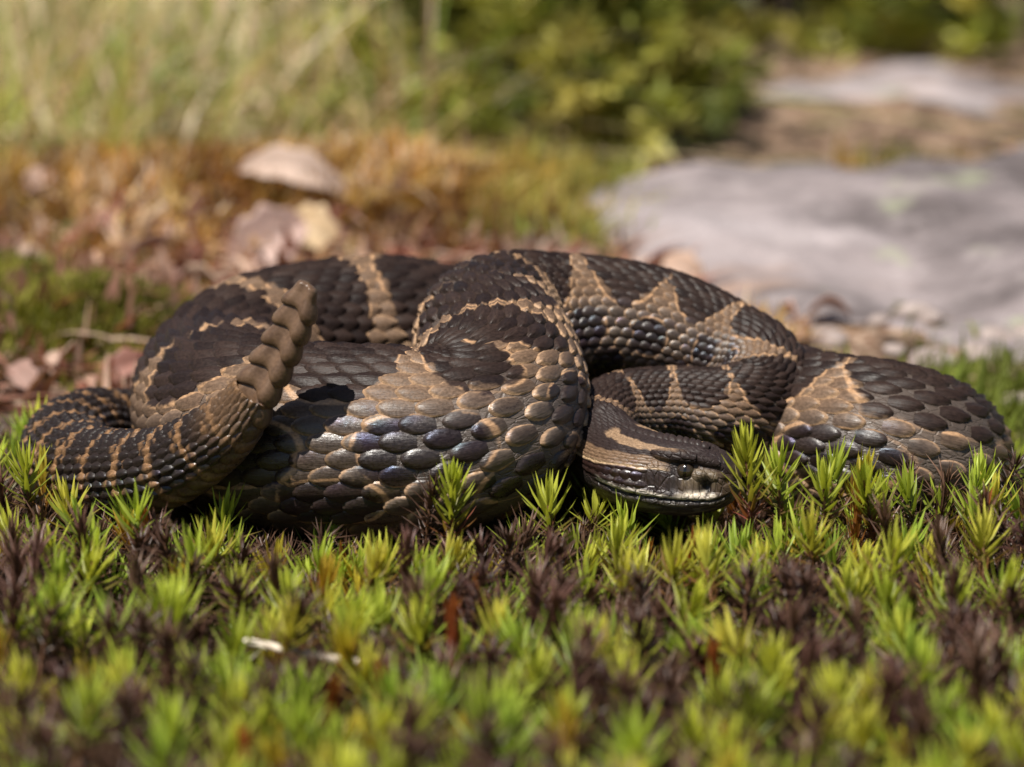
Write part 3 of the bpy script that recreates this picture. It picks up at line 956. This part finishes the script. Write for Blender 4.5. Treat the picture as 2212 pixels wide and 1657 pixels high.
used = []
def hero(kind, px, py, y, label, seed, tilt=(0, 0), zb=None):
    """a sprig whose tip reaches a given height at a given place"""
    x, z = on_ground(px, py, y)
    g = float(gz(x, y)) - .05 if zb is None else zb
    H = max(.7, z - g - .08)
    used.append((x, y))
    return sprig(kind, x, y, H, seed, seed * 1.7, tilt, label, None, zb)
hero('tall', 1636, 945, -.55, 'tall green moss sprig with reddish dead stem beside the snout', 1)
hero('green', 1692, 985, -.2, 'smaller green moss sprig just behind the tall reddish-stemmed sprig', 2)
hero('tall', 1897, 1000, -.3, 'tall green moss sprig with brown lower needles before the large loop', 3)
hero('green', 1790, 1012, -.6, 'bright star of moss standing between two tall sprigs before the large loop', 4)
hero('golden', 1838, 1000, .1, 'orange-yellow moss sprig behind the tall brown-needled sprig by the large loop', 5)
hero('rust', 2112, 1062, -.1, 'orange moss tuft against the outer bend of the large loop', 6)
hero('lime', 2146, 1050, .1, 'green moss star at the outer bend of the large loop', 7)
hero('tall', 972, 1000, -.75, 'green-tipped moss sprig with dark withered needles before the thick front loop', 8)
hero('dark', 906, 1032, -.85, 'dark withered moss sprig with pinkish tip leaning before the thick front loop', 9, (0, -.06))
hero('green', 1192, 1062, -.75, 'green moss star standing at the gap between front loop and head', 10)
hero('brown', 1080, 1135, -1.3, 'reddish-brown closed moss bud below the front loop', 11, (0, .35))
hero('brown', 985, 1188, -2.2, 'purplish dry moss bud with pale top below the front loop', 12)
hero('deep', 318, 1082, .15, 'small deep green moss sprig tucked under the tail', 13, (0, .2))
hero('rust', 325, 1108, -.5, 'orange-brown closed moss bud under the tail', 14)
hero('golden', 288, 1118, -.4, 'golden moss bud beside the orange-brown one under the tail', 15)
hero('green', 62, 980, .6, 'green moss sprig at the outer bend of the tail', 16)
hero('brown', 12, 1030, .6, 'brown dry moss tuft beside the green sprig at the tail bend', 17)
hero('lime', 163, 1062, -.3, 'yellow-green moss star just before the tail bend', 18)
hero('brown', 1500, 1395, -7.4, 'tall reddish-brown dead moss stalk leaning among green sprigs', 19, (0, .12))
hero('brown', 455, 1345, -6.2, 'dark purplish dead moss stalk leaning beside the pale straw', 20, (0, .35))
hero('brown', 1362, 1305, -4.9, 'dead moss stalk with pale broken top, one of two side by side', 21, (0, .1))
hero('brown', 1432, 1318, -5.0, 'dead moss stalk with whitish broken top, second of two side by side', 22, (0, .1))
hero('dark', 620, 1212, -3.0, 'withered brown moss shoot fallen over among green stars below the front loop', 23, (0, .95))
hero('dark', 690, 1245, -3.3, 'dark brown bristly moss tuft beside the fallen withered shoot', 24)
hero('dark', 2070, 1250, -2.0, 'dark red-brown withered moss clump below the large loop', 25, (0, .2))
hero('golden', 768, 1350, -8.3, 'golden-tipped moss sprig standing before the pale straw', 26)
hero('lime', 606, 1322, -8.1, 'yellow-green moss sprig growing over the middle of the pale straw', 28)
hero('rust', 512, 1530, -10.4, 'vivid orange moss shoot among blurred green sprigs', 27)

# random fill of the carpet
mr = np.random.default_rng(21)
BASE = PC[::12]; BR = PR[::12]
def clear_of_snake(x, y, zt):
    d = np.hypot(BASE[:, 0] - x, BASE[:, 1] - y)
    low = (BASE[:, 2] - BR) < zt
    return not np.any(low & (d < BR * .97 + .12))
HS = {k: [] for k in LABEL}
spots = []
SPC = 1.10
for iy, y0 in enumerate(np.arange(-17, 16, SPC * .86)):
    for x0 in np.arange(-24, 24, SPC):
        x = x0 + (iy % 2) * SPC / 2 + mr.uniform(-.34, .34); y = y0 + mr.uniform(-.3, .3)
        spots.append((x, y))
def tip_height(x, y):
    z = 1.18 + .75 * float(fbm(x * .3, y * .3, 90))
    z -= .68 * float(np.exp(-((y + .3) / 2.2) ** 2) * sstep(-6.5, -4.5, x) * (1 - sstep(4.6, 5.6, x)))
    z += .45 * float(np.exp(-((y) / 1.8) ** 2) * sstep(5.2, 6.5, x))
    z += .25 * float(np.exp(-((y) / 1.8) ** 2) * (1 - sstep(-9.5, -7.5, x)))
    return z
KS = ['green', 'lime', 'deep', 'golden', 'rust', 'brown', 'dark']
cands = []
for x, y in spots:
    if any(math.hypot(x - a, y - b) < .55 for a, b in used): continue
    if not clear_of_snake(x, y, 1.2): continue
    if y > 8.5 or (x > 7 and y > 5): continue
    patch = float(fbm(x * .25 + 50, y * .25, 131))
    p = np.array([.33, .25, .15, .05, .035, .105, .08])
    if patch < -.07: p = np.array([.18, .10, .14, .06, .05, .27, .20])
    kd = KS[mr.choice(7, p=p / p.sum())]
    H = tip_height(x, y) + mr.normal(0, .30) - float(gz(x, y))
    H = float(np.clip(round(H / .2) * .2, 1.0, 2.4))
    if kd in ('brown', 'dark'): H = min(H + .4, 2.4)
    u, v, d = project(np.array([x, y, H - .5]))
    inview = -40 < u < 2252 and v < 1760
    seen = inview and (y < 1.0 or abs(x) > 9)
    cands.append((x, y, kd, H, seen, d))
vis_ = [c for c in cands if c[4]]
vis_.sort(key=lambda c: c[5])
single = vis_[:300 - 28]
sset = set((c[0], c[1]) for c in single)
for x, y, kd, H, _, _ in single:
    zone = "the snake's tail" if x < -6 else 'the thick front loop' if x < 1.6 else "the snake's head" if x < 5.4 else 'the large rear loop'
    far_ = 'close by ' if y > -2.6 else 'a short way out from ' if y > -6.5 else 'farther out from '
    sprig(kd, x, y, H, int(mr.integers(4)), mr.uniform(0, 6.28), (mr.normal(0, .10), mr.normal(0, .10)), LABEL[kd] + ' ' + far_ + zone, GROUP[kd] + ' ' + far_ + zone)

# everything else of the carpet: sprigs out of reach plus the short undergrowth between
AV, AF, AC = [], [], []
off = 0
low_var = {}
def stamp(kind, x, y, H, seed, rot, tilt):
    global off
    key = (kind, round(H, 1), seed)
    if key not in low_var: low_var[key] = sprig_geo(kind, H, 100 + seed, nst=3, thin=.75)
    V, F, C, _, _ = low_var[key]
    c, s = math.cos(rot), math.sin(rot)
    W = np.stack([V[:, 0] * c - V[:, 1] * s + V[:, 2] * tilt[0], V[:, 0] * s + V[:, 1] * c + V[:, 2] * tilt[1], V[:, 2]], 1)
    W += np.array([x, y, float(gz(x, y)) - .05])
    AV.append(W); AF.append(F + off); AC.append(C * np.append(np.full(3, mr.uniform(.8, 1.15)), 1)); off += len(V)
for x, y, kd, H, _, _ in cands:
    if (x, y) not in sset:
        stamp(kd, x, y, H, int(mr.integers(3)), mr.uniform(0, 6.28), mr.normal(0, .12, 2))
for y0 in np.arange(-14.5, 8, .72):
    for x0 in np.arange(-16, 16, .72):
        x, y = x0 + mr.uniform(-.3, .3), y0 + mr.uniform(-.3, .3)
        if not clear_of_snake(x, y, .9): continue
        kd = ['deep', 'brown', 'dark', 'green', 'golden'][mr.choice(5, p=[.12, .40, .36, .06, .06])]
        stamp(kd, x, y, float(np.round(mr.uniform(.6, 1.0), 1)), int(mr.integers(3)), mr.uniform(0, 6.28), mr.normal(0, .25, 2))
add('moss_undergrowth', make_mesh('moss_undergrowth', np.concatenate(AV), np.concatenate(AF), [M_LEAF], attrs={'tint': np.concatenate(AC)}),
    label='low mixed moss filling the carpet between the taller sprigs', cat='moss', kind='stuff')

# straw ------------------------------------------------------------------------------
M_STRAW = plain('dry_straw', (0.66, 0.56, 0.44), (0.80, 0.72, 0.60), 200, .55, .3, .0004)
def rod(name, pts, r0, r1, mat, label, cat, n=8, group=None):
    pts = np.array(pts, float)
    t = np.linspace(0, 1, 22)
    P = np.stack([np.interp(t, np.linspace(0, 1, len(pts)), pts[:, c]) for c in range(3)], 1)
    P = smooth_rows(P, 3)
    T = np.gradient(P, axis=0); T /= np.linalg.norm(T, axis=1)[:, None]
    Sd = np.cross(T, [0, 0, 1.]); Sd /= np.linalg.norm(Sd, axis=1)[:, None]; U = np.cross(Sd, T)
    V = []
    for k in range(len(t)):
        r = r0 + (r1 - r0) * t[k]
        r *= 1 + .10 * math.sin(k * 2.3)
        if k in (0, len(t) - 1): r *= .35
        for b in range(n):
            ph = 2 * math.pi * b / n
            V.append(P[k] + Sd[k] * math.cos(ph) * r + U[k] * math.sin(ph) * r * .7)
    F = [(k * n + b, k * n + (b + 1) % n, (k + 1) * n + (b + 1) % n, (k + 1) * n + b) for k in range(len(t) - 1) for b in range(n)]
    return add(name, make_mesh(name, np.array(V), np.array(F), [mat]), label=label, cat=cat, group=group)
def w(px, py, y):
    x, z = on_ground(px, py, y); return (x, y, z)
rod('straw_stalk', [w(515, 1380, -7.55), w(655, 1412, -7.75), w(760, 1430, -7.95), w(868, 1458, -8.15)], .095, .15, M_STRAW, 'pale broken straw stalk lying across the moss', 'straw')
M_FIB = plain('dry_fibre', (0.20, 0.12, 0.08), (0.36, 0.25, 0.17), 300, .6, .3, .0003)
rod('dry_twig', [w(410, 1224, -1.6), w(450, 1225, -1.6), w(495, 1222, -1.7)], .03, .02, M_FIB, 'thin dry twig lying in the shade under the tail', 'twig')

# ------------------------------------------------------------------ behind the snake
def blades(name, N, place, length, width, cols, seed, lean, label, cat, mat, kind='stuff', nst=6):
    q = np.random.default_rng(seed)
    XY = place(q, N)
    N = len(XY)
    L = q.uniform(*length, N); W = q.uniform(*width, N)
    az = q.uniform(0, 2 * math.pi, N); le = np.abs(q.normal(0, lean, N)) + .05
    dirx = np.cos(az) + .35; diry = np.sin(az) * .8
    t = np.linspace(0, 1, nst)
    ci = q.integers(0, len(cols), N)
    pk_ = np.clip(.5 + 2.2 * fbm(XY[:, 0] * .28 + seed, XY[:, 1] * .20, seed + 3), 0, .999)
    ci = np.where(q.random(N) < .6, (pk_ * len(cols)).astype(int), ci)
    C0 = np.array(cols)[ci] * (q.uniform(.7, 1.2, (N, 1)) * (.5 + .95 * pk_[:, None]))
    cur = q.uniform(.3, 1.3, N)
    off_ = (le[:, None] * t ** 1 + cur[:, None] * le[:, None] * t ** 2.4) * L[:, None]
    hz = np.maximum((t - .28 * le[:, None] * t ** 2 * (1 + cur[:, None])) * L[:, None], 0)
    px = XY[:, 0, None] + dirx[:, None] * off_ * .6; py = XY[:, 1, None] + diry[:, None] * off_ * .6
    pz = gz(XY[:, 0], XY[:, 1])[:, None] + hz - .1
    sa = az + math.pi / 2 + q.normal(0, .6, N)
    ww_ = W[:, None] * .5 * np.interp(t, [0, .3, 1], [.7, 1, .08])[None]
    sx = np.cos(sa)[:, None] * ww_; sy = np.sin(sa)[:, None] * ww_
    V = np.stack([np.stack([px - sx, py - sy, pz], -1), np.stack([px + sx, py + sy, pz], -1)], 2)   # N, nst, 2, 3
    idx = np.arange(N)[:, None] * nst * 2 + np.arange(nst - 1)[None] * 2
    F = np.stack([idx, idx + 1, idx + 3, idx + 2], -1).reshape(-1, 4)
    C = np.broadcast_to(np.concatenate([C0, np.full((N, 1), .8)], 1)[:, None, None], (N, nst, 2, 4)).reshape(-1, 4)
    return add(name, make_mesh(name, V.reshape(-1, 3), F, [mat], attrs={'tint': C}), label=label, cat=cat, kind=kind)

STRAW = [(.62, .50, .33), (.52, .41, .24), (.70, .60, .43), (.42, .29, .16)]
GREEN = [(.26, .33, .07), (.36, .40, .11), (.18, .26, .05)]
def grass_place(q, N):
    out_ = []
    y = 44 + 58 * q.random(N * 3) ** .8; x = q.uniform(-42, 4, N * 3)
    ok = x < -17.5 * (y - 40) / 58 - .3 + q.normal(0, 1.2, N * 3)
    return np.stack([x[ok], y[ok]], 1)[:N]
blades('dry_grass', 4200, grass_place, (4, 11), (.16, .34), [GREEN[0], STRAW[2], GREEN[1], STRAW[0], STRAW[1], GREEN[1], STRAW[2], STRAW[3], GREEN[2]], 5, 1.0, 'tangle of straw-coloured and green grass behind the orange moss bank', 'grass', M_GRASS)
def green_place(q, N):
    return np.stack([q.uniform(-1.5, 4.5, N), q.uniform(31, 44, N)], 1)
blades('short_grass', 900, green_place, (.8, 2.4), (.12, .25), [(.30, .30, .07), (.24, .26, .05), (.38, .33, .09), (.35, .24, .06)], 6, .6, 'short green grass between the orange moss and the low rock slab', 'grass', M_GRASS)
def strip_place(q, N):
    x = q.uniform(12, 46, N); return np.stack([x, 44.3 + q.normal(0, 1.3, N)], 1)
blades('gap_grass', 1300, strip_place, (.8, 2.2), (.12, .3), [(.20, .24, .04), (.30, .26, .05), (.36, .20, .06)], 8, .6, 'green and ochre grass growing in the gap between the two rock slabs', 'grass', M_GRASS)
def right_place(q, N):
    return np.stack([q.normal(14.0, 2.4, N), q.normal(14.5, 2.0, N)], 1)
blades('right_moss', 1400, right_place, (.5, 1.5), (.10, .22), [(.20, .25, .04), (.15, .20, .03), (.27, .28, .07)], 9, .6, 'green moss patch on the soil beyond the large loop', 'moss', M_GRASS)
def orange_place(q, N):
    a = np.stack([q.normal(-12, 6.5, N), q.normal(37, 3.6, N)], 1)
    b = np.stack([q.normal(-3.6, 1.7, N // 4), q.normal(36.5, 2.6, N // 4)], 1)
    c = np.stack([q.normal(7.0, .6, N // 30), q.normal(20.5, .8, N // 30)], 1)
    return np.concatenate([a, b, c])
blades('orange_moss', 5200, orange_place, (.5, 1.9), (.12, .30), [(.44, .22, .045), (.12, .055, .022), (.48, .29, .07), (.33, .15, .04), (.17, .08, .03), (.50, .35, .14), (.52, .40, .29), (.42, .23, .05)], 10, .8, 'bank of orange-brown moss behind the coil', 'moss', M_GRASS)
def litter_place(q, N):
    return np.stack([q.uniform(-24, 6, N), q.uniform(13, 34, N)], 1)
blades('leaf_litter', 2600, litter_place, (.5, 1.8), (.2, .6), [(.42, .27, .20), (.30, .15, .10), (.20, .08, .05), (.50, .36, .27)], 11, 1.6, 'pinkish brown leaf litter on the ground behind the tail', 'litter', M_GRASS)
def clump_place(q, N):
    a = np.stack([q.normal(-12.2, 1.9, N), q.normal(20.0, 1.6, N)], 1)
    b = np.stack([q.normal(-15.5, 1.6, N // 2), q.normal(24.0, 1.5, N // 2)], 1)
    return np.concatenate([a, b])
blades('moss_clump', 3200, clump_place, (.35, 1.0), (.10, .22), [(.27, .25, .035), (.19, .18, .025), (.38, .33, .07), (.11, .10, .02), (.30, .22, .08)], 13, .45, 'rounded yellow-green moss clump behind the tail', 'moss', M_GRASS)

# dead leaves: curled, with a midrib
M_DEAD = leaf_material('dead_leaf', .25, .55)
def dead_leaf_mesh(seed, L, W, curl, tone):
    q = np.random.default_rng(seed)
    nu, nv_ = 18, 11
    V, C = [], []
    for a in range(nu):
        t = a / (nu - 1)
        hw = W * (math.sin(math.pi * min(1, t * 1.02)) ** .7) * (1 + .12 * math.sin(t * 21 + seed)) * .5 + .02
        for b in range(nv_):
            v = -1 + 2 * b / (nv_ - 1)
            x = (t - .5) * L; y = v * hw
            z = curl * (1 - (2 * t - 1) ** 2) + .35 * hw * abs(v) ** 1.5 - .05 * math.exp(-(v / .12) ** 2) + .12 * float(fbm(t * 5 + seed, v * 2, seed))
            V.append((x, y, z))
            c = np.array((.62, .45, .37)) * (1 + .3 * float(fbm(t * 4, v * 3, seed + 4))) * (.75 if abs(v) < .12 else 1)
            C.append((*(c * tone), .8))
    F = [(a * nv_ + b, a * nv_ + b + 1, (a + 1) * nv_ + b + 1, (a + 1) * nv_ + b) for a in range(nu - 1) for b in range(nv_ - 1)]
    me = make_mesh('dead_leaf', np.array(V), np.array(F), [M_DEAD], attrs={'tint': np.array(C)})
    return me
def dead_leaf(px, py, y, L, W, curl, rot, label, seed, group=None, up=.5, tone=1.0):
    x, z = on_ground(px, py, y)
    o = add('dead_leaf', dead_leaf_mesh(seed, L, W, curl, tone), label=label, cat='leaf', group=group)
    o.location = Vector((x, y, max(float(gz(x, y)) + up, z))) * K
    o.rotation_euler = rot
    so = o.modifiers.new('thickness', 'SOLIDIFY'); so.thickness = .0004
    return o
dead_leaf(640, 468, 34, 4.2, 1.3, 1.1, (R(48), R(10), R(-14)), 'large pale pink arched dead leaf on the orange moss bank', 1, tone=.85)
dead_leaf(580, 575, 29, 2.9, 1.9, .5, (R(62), R(-22), R(24)), 'broad pinkish dead leaf on the litter behind the raised rattle', 2, tone=.85)
dead_leaf(680, 560, 29.5, 2.2, 1.5, .4, (R(50), R(20), R(-30)), 'small pale tan dead leaf beside the broad pinkish one', 3, tone=np.array((.95, .9, .7)))
for k, (px, py, y) in enumerate([(60, 610, 27), (190, 640, 25.5), (430, 655, 24.5), (330, 600, 28), (250, 545, 31), (90, 480, 35), (500, 690, 22), (300, 350, 46), (150, 800, 16.5), (60, 830, 15), (270, 810, 16), (1700, 700, 22), (1790, 680, 23), (1640, 745, 20), (1480, 590, 28)]):
    dead_leaf(px, py, y, 1.3 + .25 * (k % 4), .7 + .12 * (k % 3), .35, (R(25 + 9 * (k % 4)), R(-20 + 11 * (k % 5)), k * 1.3),
              'small dull pink dead leaf scattered on the ground behind the snake', 10 + k, 'scattered small dead leaves', .3, np.array([(.62, .55, .52), (.5, .36, .30), (.8, .74, .7)][k % 3]))

# bushes -----------------------------------------------------------------------------
M_BARK = plain('bark', (0.07, 0.05, 0.035), (0.17, 0.13, 0.10), 60, .85, .6, .002)
def bush(cx, cy, rx, ry, h, seed, cols, label, nclump=170, per=44, leaf=(1.3, .36)):
    q = np.random.default_rng(seed)
    base_z = float(gz(cx, cy)) - .5
    # stems
    SV, SF = [], []
    ends = []
    for k in range(14):
        az = q.uniform(0, 2 * math.pi); el = q.uniform(.15, 1.2)
        d = np.array([math.cos(az) * math.cos(el) * rx, math.sin(az) * math.cos(el) * ry, math.sin(el) * h]) * q.uniform(.45, .75)
        P = [np.array([cx, cy, base_z]) + d * t + np.array([0, 0, .10 * h * math.sin(t * 3)]) + q.normal(0, .25, 3) * t for t in np.linspace(0, 1, 8)]
        o0 = len(SV)
        for a, p in enumerate(P):
            r = .55 * (1 - a / 8) + .08
            for b in range(6):
                ph = b * math.pi / 3
                SV.append(p + np.array([math.cos(ph) * r, math.sin(ph) * r, r * .2 * math.sin(ph)]))
        for a in range(7):
            for b in range(6):
                SF.append((o0 + a * 6 + b, o0 + a * 6 + (b + 1) % 6, o0 + a * 6 + 6 + (b + 1) % 6, o0 + a * 6 + 6 + b))
    o = add('juniper_bush', None, label=label, cat='bush')
    o.location = Vector((cx, cy, base_z)) * K
    org = np.array([cx, cy, base_z])
    add('stems', make_mesh('bush_stems', np.array(SV) - org, np.array(SF), [M_BARK]), o)
    V, C = [], []
    for k in range(nclump):
        az = q.uniform(0, 2 * math.pi); el = math.asin(q.uniform(.0, 1)); rr = q.uniform(.25, 1.0) ** .6
        irr = 1 + .55 * float(fbm(math.cos(az) * 2 + seed, math.sin(az) * 2 + el * 2, seed))
        c = np.array([math.cos(az) * math.cos(el) * rx, math.sin(az) * math.cos(el) * ry, math.sin(el) * h]) * rr * irr + np.array([0, 0, .4])
        tint = np.array(cols[q.integers(len(cols))]) * q.uniform(.7, 1.25)
        outd = c / (np.linalg.norm(c) + 1e-6) + q.normal(0, .35, 3) + np.array([0, 0, .35]); outd /= np.linalg.norm(outd)
        Ls = q.uniform(1.8, 3.6)
        n_ = per
        t = q.random(n_)
        base_ = c + outd * (t * Ls)[:, None] + q.normal(0, .28, (n_, 3))
        d = outd + q.normal(0, .55, (n_, 3)); d /= np.linalg.norm(d, axis=1)[:, None]
        sd = np.cross(d, q.normal(0, 1, (n_, 3))); sd /= np.linalg.norm(sd, axis=1)[:, None]
        l = leaf[0] * q.uniform(.6, 1.2, n_)[:, None]; w2 = leaf[1] * .5
        V.append(np.stack([base_, base_ + d * l * .5 + sd * w2, base_ + d * l, base_ + d * l * .5 - sd * w2], 1))
        cc = tint * q.uniform(.8, 1.2, (n_, 1))
        C.append(np.broadcast_to(np.concatenate([cc, np.full((n_, 1), .9)], 1)[:, None], (n_, 4, 4)))
    V = np.concatenate(V).reshape(-1, 3); C = np.concatenate(C).reshape(-1, 4)
    F = np.arange(len(V)).reshape(-1, 4)
    add('foliage', make_mesh('bush_foliage', V, F, [M_BUSH], attrs={'tint': C}, smooth=False), o, kind='stuff')
    return o
OLIVE = [(.29, .30, .06), (.36, .35, .08), (.22, .25, .05), (.11, .14, .03), (.36, .33, .09)]
DEEP = [(.20, .25, .04), (.12, .17, .025), (.28, .30, .045), (.36, .34, .07)]
bush(1.6, 57, 7.0, 10, 9, 1, OLIVE, 'olive-green juniper bush beside the low rock slab', 300)
bush(-4.0, 80, 11, 12, 15, 2, OLIVE[:4] + DEEP[:2], 'dark olive juniper bush behind the straw grass', 260)
bush(11, 84, 12, 12, 16, 3, OLIVE, 'yellow-green juniper bush behind the two rock slabs', 260)
bush(31, 82, 19, 12, 16, 4, DEEP, 'deep green bush overhanging the far edge of the pale brown slab', 300)
bush(-30, 112, 16, 12, 18, 5, DEEP + GREEN[:1], 'dark green bush behind the far end of the grass', 220)
bush(6, 118, 18, 12, 24, 6, DEEP, 'tall dark bush standing behind the juniper bushes', 240)
bush(58, 96, 16, 14, 18, 7, DEEP, 'deep green bush beyond the outer end of the pale brown slab', 220)
